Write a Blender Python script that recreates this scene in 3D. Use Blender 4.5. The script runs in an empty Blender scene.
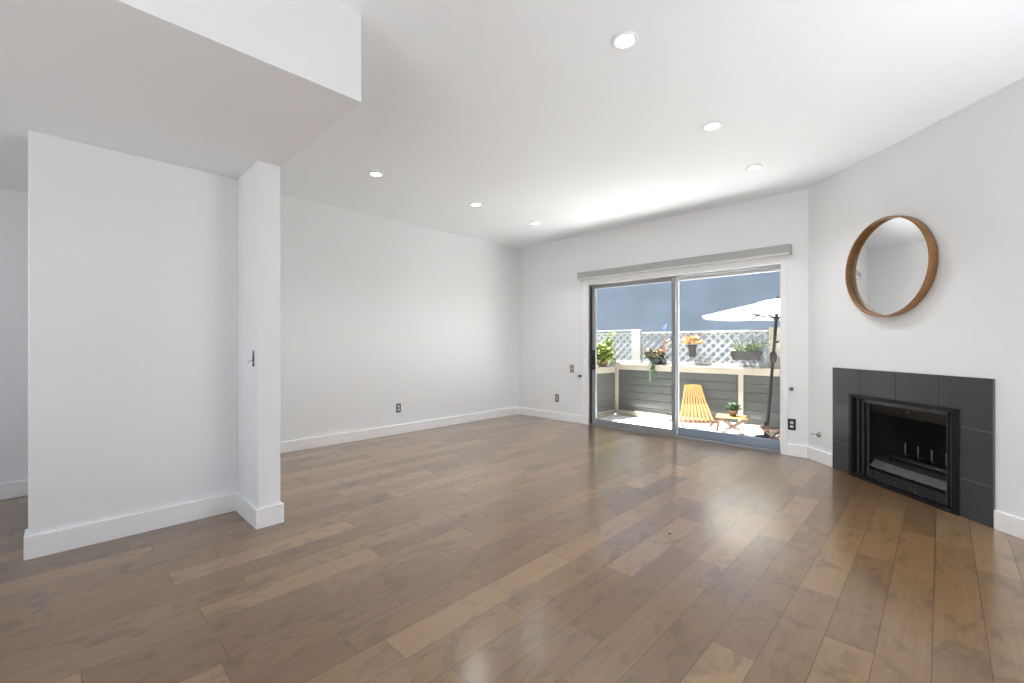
import bpy, bmesh, math, random
from mathutils import Vector, Matrix
C = bpy.context.scene
COL = C.collection
PI = math.pi
R = math.radians

# ------------------------------------------------------------------ room numbers (metres; camera above the origin)
CAM_H = 1.17
H = 2.766                 # main ceiling
HS = 2.337                # dropped ceiling
XL = -5.066               # left wall
YB = 5.363                # back wall with the sliding door
XK = -0.977               # where the diagonal fireplace wall starts
XR = 1.2                  # right wall
YR = -2.3                 # rear wall
X1, Y1 = -2.006, 1.02     # corner of the dropped ceiling / far face of the partition
X2, Y0 = -3.113, 0.887    # partition pillar
X3 = -3.569               # long face of the partition
YP = -0.113               # free end of the partition
DX0, DX1, DZ = -3.675, -1.212, 2.035   # door opening
DECK = -0.28
K = 1.1885                # patio scale about the camera (deck lies a step below the floor)

# ------------------------------------------------------------------ camera
cam_d = bpy.data.cameras.new('camera')
cam_d.sensor_width = 36
cam_d.lens = 441.5 / 1024 * 36
cam_d.shift_y = 2.5 / 1024
cam_d.clip_start = 0.05
cam = bpy.data.objects.new('camera', cam_d)
COL.objects.link(cam)
cam.location = (0, 0, CAM_H)
cam.rotation_euler = (PI / 2, 0, R(44.19))
C.camera = cam

# ------------------------------------------------------------------ world, sun, added fill lights behind the camera, exposure
W = bpy.data.worlds.new('sky')
C.world = W
W.use_nodes = True
wn = W.node_tree.nodes
wl = W.node_tree.links
wn.clear()
sky = wn.new('ShaderNodeTexSky')
sky.sky_type = 'NISHITA'
sky.sun_disc = False
sky.sun_elevation = R(58)
sky.sun_rotation = R(240)
sky.altitude = 50
bgn = wn.new('ShaderNodeBackground')
bgn.inputs['Strength'].default_value = 0.24
wo = wn.new('ShaderNodeOutputWorld')
haze = wn.new('ShaderNodeMixRGB')          # thin bright haze over the blue
haze.inputs[0].default_value = 0.45
haze.inputs[2].default_value = (3.0, 3.0, 3.0, 1)
wl.new(sky.outputs[0], haze.inputs[1])
wl.new(haze.outputs[0], bgn.inputs[0])
wl.new(bgn.outputs[0], wo.inputs[0])

SUN_TO = Vector((-0.32, -0.065, 0.93)).normalized()
sd = bpy.data.lights.new('sun', 'SUN')
sd.energy = 45
sd.angle = R(0.6)
sd.color = (0.97, 0.985, 1.0)
so = bpy.data.objects.new('sun', sd)
COL.objects.link(so)
so.rotation_euler = (-SUN_TO).to_track_quat('-Z', 'Y').to_euler()


def fill_light(name, loc, rot, sx, sy, power, col=(1, 1, 1)):
    d = bpy.data.lights.new(name, 'AREA')
    d.shape = 'RECTANGLE'
    d.size = sx
    d.size_y = sy
    d.energy = power
    d.color = col
    o = bpy.data.objects.new(name, d)
    COL.objects.link(o)
    o.location = loc
    o.rotation_euler = rot
    return o


# added fill lights, tilted up outside added openings in the unseen walls
FILL_COL = (0.945, 0.975, 1.0)
fill_light('fill_right', (XR + 0.30, 2.4, 0.6), (0, R(140), 0), 1.2, 1.3, 41, FILL_COL)
fill_light('fill_rear', (-0.55, YR - 0.25, 1.0), (R(150), 0, 0), 1.7, 1.7, 42, FILL_COL)
fill_light('fill_hall', (-3.6, YR - 0.25, 1.0), (R(150), 0, 0), 1.5, 1.7, 11, FILL_COL)

C.view_settings.view_transform = 'Standard'
C.view_settings.look = 'None'
C.view_settings.exposure = 0.56
C.view_settings.gamma = 1.0
C.view_settings.use_curve_mapping = False
C.cycles.use_denoising = True
C.cycles.max_bounces = 14
C.cycles.diffuse_bounces = 8
C.cycles.transparent_max_bounces = 12
C.cycles.caustics_reflective = False
C.cycles.sample_clamp_indirect = 8


# ------------------------------------------------------------------ helpers
def srgb(r, g, b):
    def f(c):
        c /= 255
        return c / 12.92 if c <= 0.04045 else ((c + 0.055) / 1.055) ** 2.4
    return (f(r), f(g), f(b), 1)


def setin(n, k, v):
    if k in n.inputs:
        n.inputs[k].default_value = v


def mat(name, col, rough=0.5, metal=0.0, spec=0.5, noise=None, bump=None, trans=None, coat=0.0):
    """principled material; noise = (scale, amount, stretch) varies the colour, bump = (scale, distance)"""
    m = bpy.data.materials.new(name)
    m.use_nodes = True
    nt = m.node_tree
    b = nt.nodes['Principled BSDF']
    b.inputs['Base Color'].default_value = col
    b.inputs['Roughness'].default_value = rough
    b.inputs['Metallic'].default_value = metal
    setin(b, 'Specular IOR Level', spec)
    setin(b, 'Coat Weight', coat)
    tc = nt.nodes.new('ShaderNodeTexCoord')
    if noise:
        sc, amt, st = noise
        mp = nt.nodes.new('ShaderNodeMapping')
        mp.inputs['Scale'].default_value = st
        nt.links.new(tc.outputs['Object'], mp.inputs[0])
        n = nt.nodes.new('ShaderNodeTexNoise')
        n.inputs['Scale'].default_value = sc
        n.inputs['Detail'].default_value = 5
        nt.links.new(mp.outputs[0], n.inputs['Vector'])
        mr = nt.nodes.new('ShaderNodeMapRange')
        mr.inputs['From Min'].default_value = 0.25
        mr.inputs['From Max'].default_value = 0.75
        mr.inputs['To Min'].default_value = 1 - amt
        mr.inputs['To Max'].default_value = 1 + amt
        nt.links.new(n.outputs['Fac'], mr.inputs['Value'])
        mx = nt.nodes.new('ShaderNodeVectorMath')
        mx.operation = 'SCALE'
        mx.inputs[0].default_value = col[:3]
        nt.links.new(mr.outputs[0], mx.inputs['Scale'])
        nt.links.new(mx.outputs[0], b.inputs['Base Color'])
    if bump:
        n2 = nt.nodes.new('ShaderNodeTexNoise')
        n2.inputs['Scale'].default_value = bump[0]
        n2.inputs['Detail'].default_value = 4
        nt.links.new(tc.outputs['Object'], n2.inputs['Vector'])
        bp = nt.nodes.new('ShaderNodeBump')
        bp.inputs['Strength'].default_value = 0.5
        bp.inputs['Distance'].default_value = bump[1]
        nt.links.new(n2.outputs['Fac'], bp.inputs['Height'])
        nt.links.new(bp.outputs[0], b.inputs['Normal'])
    if trans:
        setin(b, 'Subsurface Weight', trans)
        setin(b, 'Subsurface Radius', (0.02, 0.02, 0.02))
    return m


def emit_mat(name, col, strength):
    m = bpy.data.materials.new(name)
    m.use_nodes = True
    nt = m.node_tree
    b = nt.nodes['Principled BSDF']
    b.inputs['Base Color'].default_value = (0.9, 0.9, 0.9, 1)
    b.inputs['Emission Color'].default_value = col
    b.inputs['Emission Strength'].default_value = strength
    return m


def glass_mat(name, tint):
    m = bpy.data.materials.new(name)
    m.use_nodes = True
    nt = m.node_tree
    nt.nodes.clear()
    o = nt.nodes.new('ShaderNodeOutputMaterial')
    mx = nt.nodes.new('ShaderNodeMixShader')
    t = nt.nodes.new('ShaderNodeBsdfTransparent')
    t.inputs[0].default_value = tint
    g = nt.nodes.new('ShaderNodeBsdfGlossy')
    g.inputs['Roughness'].default_value = 0.02
    fr = nt.nodes.new('ShaderNodeFresnel')
    fr.inputs[0].default_value = 1.35
    ge = nt.nodes.new('ShaderNodeNewGeometry')      # reflect at the outer faces only
    fm = nt.nodes.new('ShaderNodeMath')
    fm.operation = 'MULTIPLY_ADD'
    nt.links.new(ge.outputs['Backfacing'], fm.inputs[0])
    fm.inputs[1].default_value = -1.0
    fm.inputs[2].default_value = 1.0
    f2 = nt.nodes.new('ShaderNodeMath')
    f2.operation = 'MULTIPLY'
    nt.links.new(fr.outputs[0], f2.inputs[0])
    nt.links.new(fm.outputs[0], f2.inputs[1])
    nt.links.new(f2.outputs[0], mx.inputs[0])
    nt.links.new(t.outputs[0], mx.inputs[1])
    nt.links.new(g.outputs[0], mx.inputs[2])
    nt.links.new(mx.outputs[0], o.inputs[0])
    return m


class MB:
    """collects shapes into one mesh"""
    def __init__(s):
        s.bm = bmesh.new()

    def box(s, x0, x1, y0, y1, z0, z1, m=None):
        v = [s.bm.verts.new(p) for p in ((x0, y0, z0), (x1, y0, z0), (x1, y1, z0), (x0, y1, z0),
                                         (x0, y0, z1), (x1, y0, z1), (x1, y1, z1), (x0, y1, z1))]
        if m is not None:
            for q in v:
                q.co = m @ q.co
        for f in ((0, 3, 2, 1), (4, 5, 6, 7), (0, 1, 5, 4), (1, 2, 6, 5), (2, 3, 7, 6), (3, 0, 4, 7)):
            s.bm.faces.new([v[i] for i in f])
        return s

    def bar(s, a, b, w, t, up=(0, 0, 1)):
        """rectangular bar from a to b, w wide (sideways) and t thick (along up)"""
        a, b = Vector(a), Vector(b)
        d = (b - a).normalized()
        u = Vector(up)
        sd_ = d.cross(u)
        if sd_.length < 1e-4:
            sd_ = d.cross(Vector((0, 1, 0)))
        sd_.normalize()
        u = sd_.cross(d).normalized()
        v = []
        for p in (a, b):
            for i, j in ((-1, -1), (1, -1), (1, 1), (-1, 1)):
                v.append(s.bm.verts.new(p + sd_ * (i * w / 2) + u * (j * t / 2)))
        for f in ((3, 2, 1, 0), (4, 5, 6, 7), (0, 1, 5, 4), (1, 2, 6, 5), (2, 3, 7, 6), (3, 0, 4, 7)):
            s.bm.faces.new([v[i] for i in f])
        return s

    def tube(s, pts, r, n=10, cap=True):
        pts = [Vector(p) for p in pts]
        rs = r if isinstance(r, (list, tuple)) else [r] * len(pts)
        rings = []
        for i, p in enumerate(pts):
            d = (pts[min(i + 1, len(pts) - 1)] - pts[max(i - 1, 0)]).normalized()
            a = d.cross(Vector((0, 0, 1)))
            if a.length < 1e-3:
                a = d.cross(Vector((1, 0, 0)))
            a.normalize()
            b = d.cross(a).normalized()
            rings.append([s.bm.verts.new(p + (a * math.cos(2 * PI * k / n) + b * math.sin(2 * PI * k / n)) * rs[i])
                          for k in range(n)])
        for i in range(len(rings) - 1):
            for k in range(n):
                f = s.bm.faces.new((rings[i][k], rings[i][(k + 1) % n], rings[i + 1][(k + 1) % n], rings[i + 1][k]))
                f.smooth = True
        if cap:
            s.bm.faces.new(rings[0][::-1])
            s.bm.faces.new(rings[-1])
        return s

    def lathe(s, prof, n=48, m=None, closed=False, smooth=True):
        """prof = (radius, height) list turned about z"""
        rings = []
        for r, z in prof:
            if r < 1e-6:
                rings.append([s.bm.verts.new((0, 0, z))])
            else:
                rings.append([s.bm.verts.new((r * math.cos(2 * PI * k / n), r * math.sin(2 * PI * k / n), z)) for k in range(n)])
        nv = [v for q in rings for v in q]
        idx = list(range(len(rings) - 1)) + ([len(rings) - 1] if closed else [])
        for i in idx:
            A, B = rings[i], rings[(i + 1) % len(rings)]
            for k in range(n):
                k2 = (k + 1) % n
                if len(A) == 1 and len(B) == 1:
                    continue
                if len(A) == 1:
                    f = s.bm.faces.new((A[0], B[k2], B[k]))
                elif len(B) == 1:
                    f = s.bm.faces.new((A[k], A[k2], B[0]))
                else:
                    f = s.bm.faces.new((A[k], A[k2], B[k2], B[k]))
                f.smooth = smooth
        if m is not None:
            for v in nv:
                v.co = m @ v.co
        return s

    def prism(s, poly, y0, y1):
        """poly = (x, z) outline extruded along y"""
        a = [s.bm.verts.new((x, y0, z)) for x, z in poly]
        b = [s.bm.verts.new((x, y1, z)) for x, z in poly]
        s.bm.faces.new(a)
        s.bm.faces.new(b[::-1])
        n = len(poly)
        for i in range(n):
            s.bm.faces.new((a[i], b[i], b[(i + 1) % n], a[(i + 1) % n]))
        return s

    def leaf(s, p, d, n, L, w, curl=0.2):
        """a bent, pointed, folded leaf starting at p along d with normal n"""
        p, d, n = Vector(p), Vector(d).normalized(), Vector(n)
        sd_ = d.cross(n)
        if sd_.length < 1e-3:
            sd_ = d.cross(Vector((1, 0.3, 0)))
        sd_.normalize()
        n = sd_.cross(d).normalized()
        rows = []
        for t, ww in ((0, 0.12), (0.3, 0.9), (0.6, 1.0), (0.85, 0.55)):
            c = p + d * (L * t) - n * (curl * L * t * t)
            rows.append((s.bm.verts.new(c - sd_ * (w / 2 * ww) + n * (w * 0.16 * ww)), s.bm.verts.new(c),
                         s.bm.verts.new(c + sd_ * (w / 2 * ww) + n * (w * 0.16 * ww))))
        tip = s.bm.verts.new(p + d * L - n * (curl * L))
        for a, b in zip(rows, rows[1:]):
            s.bm.faces.new((a[0], a[1], b[1], b[0]))
            s.bm.faces.new((a[1], a[2], b[2], b[1]))
        a = rows[-1]
        s.bm.faces.new((a[0], a[1], tip))
        s.bm.faces.new((a[1], a[2], tip))
        return s

    def build(s, name, m, parent=None, bevel=0.0, fix=True, segs=2):
        if fix:
            bmesh.ops.recalc_face_normals(s.bm, faces=s.bm.faces)
        me = bpy.data.meshes.new(name)
        s.bm.to_mesh(me)
        s.bm.free()
        o = bpy.data.objects.new(name, me)
        COL.objects.link(o)
        me.materials.append(m)
        if parent:
            o.parent = parent
        if bevel:
            bv = o.modifiers.new('bevel', 'BEVEL')
            bv.width = bevel
            bv.segments = segs
            bv.limit_method = 'ANGLE'
            bv.angle_limit = R(50)
        return o


def tag(o, label, cat, group=None):
    o['label'] = label
    o['category'] = cat
    if group:
        o['group'] = group
    return o


def thing(name, label, cat, loc=(0, 0, 0), rz=0.0, group=None):
    o = bpy.data.objects.new(name, None)
    o.empty_display_size = 0.1
    COL.objects.link(o)
    o.location = loc
    o.rotation_euler = (0, 0, rz)
    return tag(o, label, cat, group)


def struct(o, label=None, cat=None, loc=None, rz=None):
    o['kind'] = 'structure'
    if label:
        o['label'] = label
    if cat:
        o['category'] = cat
    if loc:
        o.location = loc
    if rz is not None:
        o.rotation_euler = (0, 0, rz)
    return o


def copy_tree(o, parent=None):
    c = o.copy()
    COL.objects.link(c)
    if parent:
        c.parent = parent
    for ch in [q for q in bpy.data.objects if q.parent == o]:
        copy_tree(ch, c)
    return c


def patio(x, y, z):
    """patio point measured on a deck at -0.05 moved out along its sight ray to the real, lower deck"""
    return (x * K, y * K, CAM_H + (z - CAM_H) * K)


# ------------------------------------------------------------------ materials
PAINT = mat('wall_paint', (0.83, 0.84, 0.852, 1), 0.6, spec=0.3, bump=(90, 0.0008))
CEILP = mat('ceiling_paint', (0.905, 0.94, 0.975, 1), 0.7, spec=0.2, bump=(60, 0.0008))
TRIM = mat('trim_paint', (0.88, 0.88, 0.885, 1), 0.35)
ALU = mat('grey_aluminium', srgb(150, 152, 155), 0.42, 0.3)
ALUW = mat('lit_aluminium', srgb(222, 224, 226), 0.4)  # brightness of the lit stile, put into the fixed panel's colour
ALUB = mat('aluminium_blue_reflection', srgb(140, 152, 168), 0.4, 0.3)  # bluish reflection on the bottom rail, put into its colour
BLACK = mat('black_plastic', srgb(24, 24, 25), 0.45)
RUBBER = mat('black_rubber', srgb(20, 20, 20), 0.8)
VALANCE = mat('grey_valance', srgb(172, 172, 170), 0.5, noise=(30, 0.05, (1, 20, 20)))
VALLIP = mat('pale_valance_lip', srgb(214, 214, 212), 0.4)
TILE = mat('charcoal_tile', srgb(57, 58, 61), 0.42, noise=(5, 0.12, (1, 1, 1)), bump=(40, 0.0006))
GROUT = mat('grey_grout', srgb(110, 110, 110), 0.9)
IRON = mat('black_iron', srgb(30, 30, 31), 0.5, 0.6, noise=(14, 0.25, (1, 1, 1)))
IRONG = mat('grey_iron', srgb(86, 86, 86), 0.45, 0.5, noise=(10, 0.2, (1, 1, 1)))
IROND = mat('dark_grey_iron', srgb(58, 58, 58), 0.5, 0.4)
IRONL = mat('lit_grey_iron', srgb(74, 74, 74), 0.5, 0.2, noise=(12, 0.2, (1, 1, 1)))  # light on the hearth lip is put into this paler grey
SOOT = mat('sooty_firebrick', srgb(26, 25, 24), 0.9, noise=(9, 0.4, (1, 1, 1)), bump=(30, 0.004))
DULL = mat('dull_steel', srgb(120, 118, 112), 0.5, 0.5)
STEEL = mat('pale_steel', srgb(170, 168, 160), 0.35, 0.8)
CHROME = mat('chrome', srgb(160, 160, 162), 0.2, 1.0)
PLATE = mat('grey_metal_plate', srgb(112, 112, 110), 0.4, 0.5)
SOCKET = mat('white_socket', srgb(222, 222, 220), 0.4)
BEIGEP = mat('beige_plate', srgb(150, 140, 122), 0.5)
DARK = mat('dark_slot', srgb(25, 25, 25), 0.6)
MIRROR = mat('mirror_glass', (0.93, 0.94, 0.94, 1), 0.0, 1.0)
WALNUT = mat('warm_veneer', srgb(142, 99, 58), 0.4, noise=(7, 0.25, (1, 1, 9)))
LENS = emit_mat('lamp_lens', (0.95, 0.985, 1.0, 1), 10)
GLASS = glass_mat('window_glass', (0.96, 0.975, 0.98, 1))
# outside
DECKM = mat('pale_deck', srgb(232, 228, 220), 0.7, noise=(6, 0.08, (1, 6, 1)))
STUCCO = mat('blue_stucco', srgb(77, 87, 99), 0.9, noise=(0.9, 0.18, (1, 1, 1.6)))
SIDING = mat('grey_green_siding', srgb(54, 56, 53), 0.7, noise=(8, 0.06, (1, 1, 6)))
CREAM = mat('cream_trim', srgb(128, 121, 108), 0.6)
LATT = mat('white_lattice', srgb(142, 142, 138), 0.6)
CANVAS = mat('white_canvas', srgb(238, 240, 240), 0.8, trans=0.0)
POLE = mat('dark_bronze', srgb(14, 13, 13), 0.7, 0.0, spec=0.2)
TEAK = mat('golden_teak', srgb(134, 96, 48), 0.5, noise=(12, 0.16, (1, 1, 1)))
TEAKD = mat('brown_teak', srgb(72, 44, 23), 0.55, noise=(12, 0.2, (1, 1, 1)))
LEAFY = mat('yellow_green_leaves', srgb(114, 129, 47), 0.5, noise=(14, 0.45, (1, 1, 1)))
LEAFG = mat('green_leaves', srgb(44, 60, 32), 0.5, noise=(20, 0.45, (1, 1, 1)))
LEAFS = mat('grey_green_leaves', srgb(85, 100, 69), 0.5, noise=(20, 0.35, (1, 1, 1)))
LEAFR = mat('reddish_flowers', srgb(132, 88, 56), 0.6, noise=(25, 0.5, (1, 1, 1)))
LEAFO = mat('pale_orange_leaves', srgb(171, 133, 85), 0.5, noise=(25, 0.3, (1, 1, 1)))
SOIL = mat('soil', srgb(52, 40, 32), 0.9)
CLAY = mat('grey_clay', srgb(36, 33, 32), 0.8, noise=(14, 0.2, (1, 1, 1)))
TERRA = mat('brown_clay', srgb(100, 72, 56), 0.8, noise=(14, 0.2, (1, 1, 1)))
BLUE = mat('bright_blue', srgb(83, 106, 163), 0.5)
GRAVEL = mat('grey_ground', srgb(140, 136, 130), 0.9, noise=(5, 0.2, (1, 1, 1)))


def floor_material():
    m = bpy.data.materials.new('wood_planks')
    m.use_nodes = True
    nt = m.node_tree
    N, L = nt.nodes, nt.links
    b = N['Principled BSDF']

    def math_(op, a=None, bb=None, c=None):
        n = N.new('ShaderNodeMath')
        n.operation = op
        for i, v in enumerate((a, bb, c)):
            if v is None:
                continue
            if isinstance(v, (int, float)):
                n.inputs[i].default_value = v
            else:
                L.new(v, n.inputs[i])
        return n.outputs[0]
    tc = N.new('ShaderNodeTexCoord')
    sp = N.new('ShaderNodeSeparateXYZ')
    L.new(tc.outputs['Object'], sp.inputs[0])
    X, Y = sp.outputs[0], sp.outputs[1]
    PW, PL = 0.1555, 0.95
    xr = math_('DIVIDE', math_('ADD', X, 20 * PW + 0.025), PW)
    row = math_('FLOOR', xr)
    fx = math_('FRACT', xr)
    w = math_('ADD', math_('DIVIDE', Y, PL), math_('MULTIPLY', row, 7.313))
    vo = N.new('ShaderNodeTexVoronoi')
    vo.voronoi_dimensions = '1D'
    vo.inputs['Scale'].default_value = 1
    vo.inputs['Randomness'].default_value = 0.75
    L.new(w, vo.inputs['W'])
    ve = N.new('ShaderNodeTexVoronoi')
    ve.voronoi_dimensions = '1D'
    ve.feature = 'DISTANCE_TO_EDGE'
    ve.inputs['Scale'].default_value = 1
    ve.inputs['Randomness'].default_value = 0.75
    L.new(w, ve.inputs['W'])
    cs = N.new('ShaderNodeSeparateColor')
    L.new(vo.outputs['Color'], cs.inputs[0])
    r1, r2, r3 = cs.outputs[0], cs.outputs[1], cs.outputs[2]
    # seams
    ex = math_('MULTIPLY', math_('MINIMUM', fx, math_('SUBTRACT', 1.0, fx)), PW)
    ey = math_('MULTIPLY', ve.outputs['Distance'], PL)
    ed = math_('MINIMUM', ex, ey)

    def mapr(v, a, bq, c, d, smooth=False):
        n = N.new('ShaderNodeMapRange')
        if smooth:
            n.interpolation_type = 'SMOOTHSTEP'
        L.new(v, n.inputs['Value'])
        n.inputs['From Min'].default_value = a
        n.inputs['From Max'].default_value = bq
        n.inputs['To Min'].default_value = c
        n.inputs['To Max'].default_value = d
        return n.outputs[0]
    seam = mapr(ed, 0.0005, 0.0024, 0.0, 1.0)

    def comb(x, y, z):
        n = N.new('ShaderNodeCombineXYZ')
        for i, v in enumerate((x, y, z)):
            if isinstance(v, (int, float)):
                n.inputs[i].default_value = v
            else:
                L.new(v, n.inputs[i])
        return n.outputs[0]

    def noise(vec, sc, det=5, rough=0.55, dist=0.0):
        n = N.new('ShaderNodeTexNoise')
        n.inputs['Scale'].default_value = sc
        n.inputs['Detail'].default_value = det
        n.inputs['Roughness'].default_value = rough
        n.inputs['Distortion'].default_value = dist
        L.new(vec, n.inputs['Vector'])
        return n.outputs['Fac']
    idz = math_('MULTIPLY', r2, 40.0)
    g1 = noise(comb(math_('MULTIPLY', X, 48.0), math_('MULTIPLY', Y, 1.3), idz), 1.6, 6, 0.6, 0.5)     # grain streaks
    g2 = noise(comb(math_('MULTIPLY', X, 9.0), math_('MULTIPLY', Y, 5.5), idz), 1.0, 4, 0.55, 1.2)      # dark figure
    g3 = noise(comb(math_('MULTIPLY', X, 26.0), math_('MULTIPLY', Y, 5.0), idz), 2.2, 4, 0.6, 0.4)     # curly maple
    rp = N.new('ShaderNodeValToRGB')
    L.new(r1, rp.inputs[0])
    e = rp.color_ramp.elements
    e[0].position = 0.0
    e[0].color = srgb(112, 85, 58)
    e[1].position = 1.0
    e[1].color = srgb(145, 116, 85)
    for pos, c in ((0.3, srgb(118, 90, 61)), (0.65, srgb(130, 101, 70)), (0.85, srgb(138, 108, 75))):
        q = e.new(pos)
        q.color = c
    k1 = mapr(g1, 0.25, 0.75, 0.84, 1.10)
    k2 = mapr(g2, 0.30, 0.50, 0.68, 1.0, True)
    k3 = mapr(g3, 0.3, 0.7, 0.96, 1.04)
    k = math_('MULTIPLY', math_('MULTIPLY', k1, k2), k3)
    ks = mapr(seam, 0.0, 1.0, 0.30, 1.0)
    k = math_('MULTIPLY', k, ks)
    sc = N.new('ShaderNodeVectorMath')
    sc.operation = 'SCALE'
    L.new(rp.outputs[0], sc.inputs[0])
    L.new(k, sc.inputs['Scale'])
    L.new(sc.outputs[0], b.inputs['Base Color'])
    b.inputs['Roughness'].default_value = 0.3
    setin(b, 'Specular IOR Level', 0.2)
    setin(b, 'Coat Weight', 1.0)
    setin(b, 'Coat Roughness', 0.2)
    # worn bevels, hand scraping
    bev = mapr(ed, 0.0, 0.006, 0.0, 1.0, True)
    hw = noise(comb(math_('MULTIPLY', X, 9.0), math_('MULTIPLY', Y, 2.5), idz), 1.0, 2, 0.5)
    hgt = math_('ADD', math_('ADD', math_('MULTIPLY', bev, 1.0), math_('MULTIPLY', hw, 0.12)), math_('MULTIPLY', r3, 0.2))
    bp = N.new('ShaderNodeBump')
    bp.inputs['Strength'].default_value = 0.6
    bp.inputs['Distance'].default_value = 0.0009
    L.new(hgt, bp.inputs['Height'])
    L.new(bp.outputs[0], b.inputs['Normal'])
    return m


FLOORM = floor_material()

# ------------------------------------------------------------------ the room shell
T = 0.15
struct(MB().box(XL - T, XR + T, YR - T, YB + T, -0.25, 0).build('floor', FLOORM))
struct(MB().box(XL - T, XR + T, YR - T, YB + T, H, H + 0.25).build('ceiling', CEILP))
struct(MB().box(XL, X1, YR, Y1, HS, H).build('ceiling_dropped', PAINT))
struct(MB().box(XL - T, XL, YR - T, YB + T, 0, H).build('wall_left', PAINT))
w = MB()
w.box(XL, DX0, YB, YB + T, 0, H).box(DX1, XR, YB, YB + T, 0, H).box(DX0, DX1, YB, YB + T, DZ, H)
struct(w.build('wall_back', PAINT))
# right wall and rear wall (behind the camera) with window openings added for fill light
w = MB()
RY0, RY1, RZ0, RZ1 = 1.75, 3.05, 0.4, 2.3
w.box(XR, XR + T, YR - T, RY0, 0, H).box(XR, XR + T, RY1, YB + T, 0, H)
w.box(XR, XR + T, RY0, RY1, 0, RZ0).box(XR, XR + T, RY0, RY1, RZ1, H)
struct(w.build('wall_right', PAINT))
w = MB()
QX0, QX1 = -1.45, 0.35
w.box(XL, -4.4, YR - T, YR, 0, H).box(-2.8, QX0, YR - T, YR, 0, H).box(QX1, XR, YR - T, YR, 0, H)
w.box(-4.4, -2.8, YR - T, YR, 0, RZ0).box(-4.4, -2.8, YR - T, YR, RZ1, H)
w.box(QX0, QX1, YR - T, YR, 0, RZ0).box(QX0, QX1, YR - T, YR, RZ1, H)
struct(w.build('wall_rear', PAINT))


def window_frame(name, w_, h_, loc, rz):
    f = MB()
    t = 0.05
    f.box(0, t, 0, 0.06, 0, h_).box(w_ - t, w_, 0, 0.06, 0, h_).box(t, w_ - t, 0, 0.06, 0, t).box(t, w_ - t, 0, 0.06, h_ - t, h_)
    f.box(w_ / 2 - 0.02, w_ / 2 + 0.02, 0, 0.06, t, h_ - t)
    return struct(f.build(name, TRIM), loc=loc, rz=rz)


window_frame('added_window_1', RY1 - RY0, RZ1 - RZ0, (XR + 0.01, RY1, RZ0), -PI / 2)  # unseen windows, added so the fill lights can enter
window_frame('added_window_3', 1.6, RZ1 - RZ0, (-2.8, YR - 0.01, RZ0), PI)
window_frame('added_window_2', QX1 - QX0, RZ1 - RZ0, (QX1, YR - 0.01, RZ0), PI)

# diagonal fireplace wall; its local frame: x along the wall, y into the wall, z up
FS0, FS1, FZ = 0.570, 1.518, 0.72
FL = (XR - XK) * 2 ** 0.5
FANG = -PI / 4
w = MB()
w.box(0, FS0, 0, 0.1, 0, H).box(FS1, FL, 0, 0.1, 0, H).box(FS0, FS1, 0, 0.1, FZ, H)
struct(w.build('wall_fireplace', PAINT), loc=(XK, YB, 0), rz=FANG)

# partition: long face, free end, and the pillar-like return
w = MB()
w.box(X3 - 0.13, X3, YP, Y0, 0, HS).box(XL, X2, Y0, Y1, 0, HS)
struct(w.build('wall_partition', PAINT, bevel=0.004))

# baseboards
BH, BT = 0.122, 0.016


def bb(m, x0, x1, y0, y1):
    m.box(x0, x1, y0, y1, 0, BH)


m = MB()
bb(m, XL, XL + BT, YR, Y0)
bb(m, XL, XL + BT, Y1, YB)
struct(m.build('baseboard_left', TRIM, bevel=0.004))
m = MB()
bb(m, XL, DX0 - 0.085, YB - BT, YB)
bb(m, DX1 + 0.052, XK + 0.006, YB - BT, YB)
struct(m.build('baseboard_back', TRIM, bevel=0.004))
m = MB()
bb(m, -0.006, 0.352, -BT, 0)
bb(m, 1.733, FL, -BT, 0)
struct(m.build('baseboard_fireplace', TRIM, bevel=0.004), loc=(XK, YB, 0), rz=FANG)
m = MB()
bb(m, X3, X3 + BT, YP - BT, Y0 - BT)
bb(m, X3, X2, Y0 - BT, Y0)
bb(m, X2, X2 + BT, Y0 - BT, Y1 + BT)
bb(m, XL + BT, X2, Y1, Y1 + BT)
bb(m, X3 - 0.13 - BT, X3, YP - BT, YP)
bb(m, X3 - 0.13 - BT, X3 - 0.13, YP, Y0 - BT)
bb(m, XL + BT, X3 - 0.13, Y0 - BT, Y0)
struct(m.build('baseboard_partition', TRIM))

# ------------------------------------------------------------------ sliding patio door
door = bpy.data.objects.new('door_1', None)
COL.objects.link(door)
door.location = (DX0, YB, 0)
struct(door, 'sliding glass patio door in a grey metal frame with white casing', 'door')
DW = DX1 - DX0
c = MB()
c.box(-0.085, 0.012, -0.018, 0, 0, DZ + 0.07).box(DW - 0.012, DW + 0.052, -0.018, 0, 0, DZ + 0.07).box(0.012, DW - 0.012, -0.018, 0, DZ - 0.012, DZ + 0.07)
c.build('door_casing', TRIM, door, bevel=0.004)
f = MB()
f.box(0, 0.03, 0.02, 0.15, 0, DZ).box(DW - 0.02, DW, 0.02, 0.15, 0, DZ).box(0.03, DW - 0.02, 0.02, 0.15, DZ - 0.03, DZ)
f.build('door_frame', ALU, door, bevel=0.002)
f = MB()
f.box(0.03, DW - 0.02, 0.0, 0.17, 0, 0.022).box(0.03, DW - 0.02, 0.045, 0.05, 0.022, 0.032).box(0.03, DW - 0.02, 0.098, 0.103, 0.022, 0.032)
f.build('threshold', ALU, door, bevel=0.002)
MB().box(0.028, 0.046, 0.014, 0.034, 0.022, DZ - 0.03).build('seal_and_gap_shade', RUBBER, door)  # black seal that also paints the shaded gap beside the jamb


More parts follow.
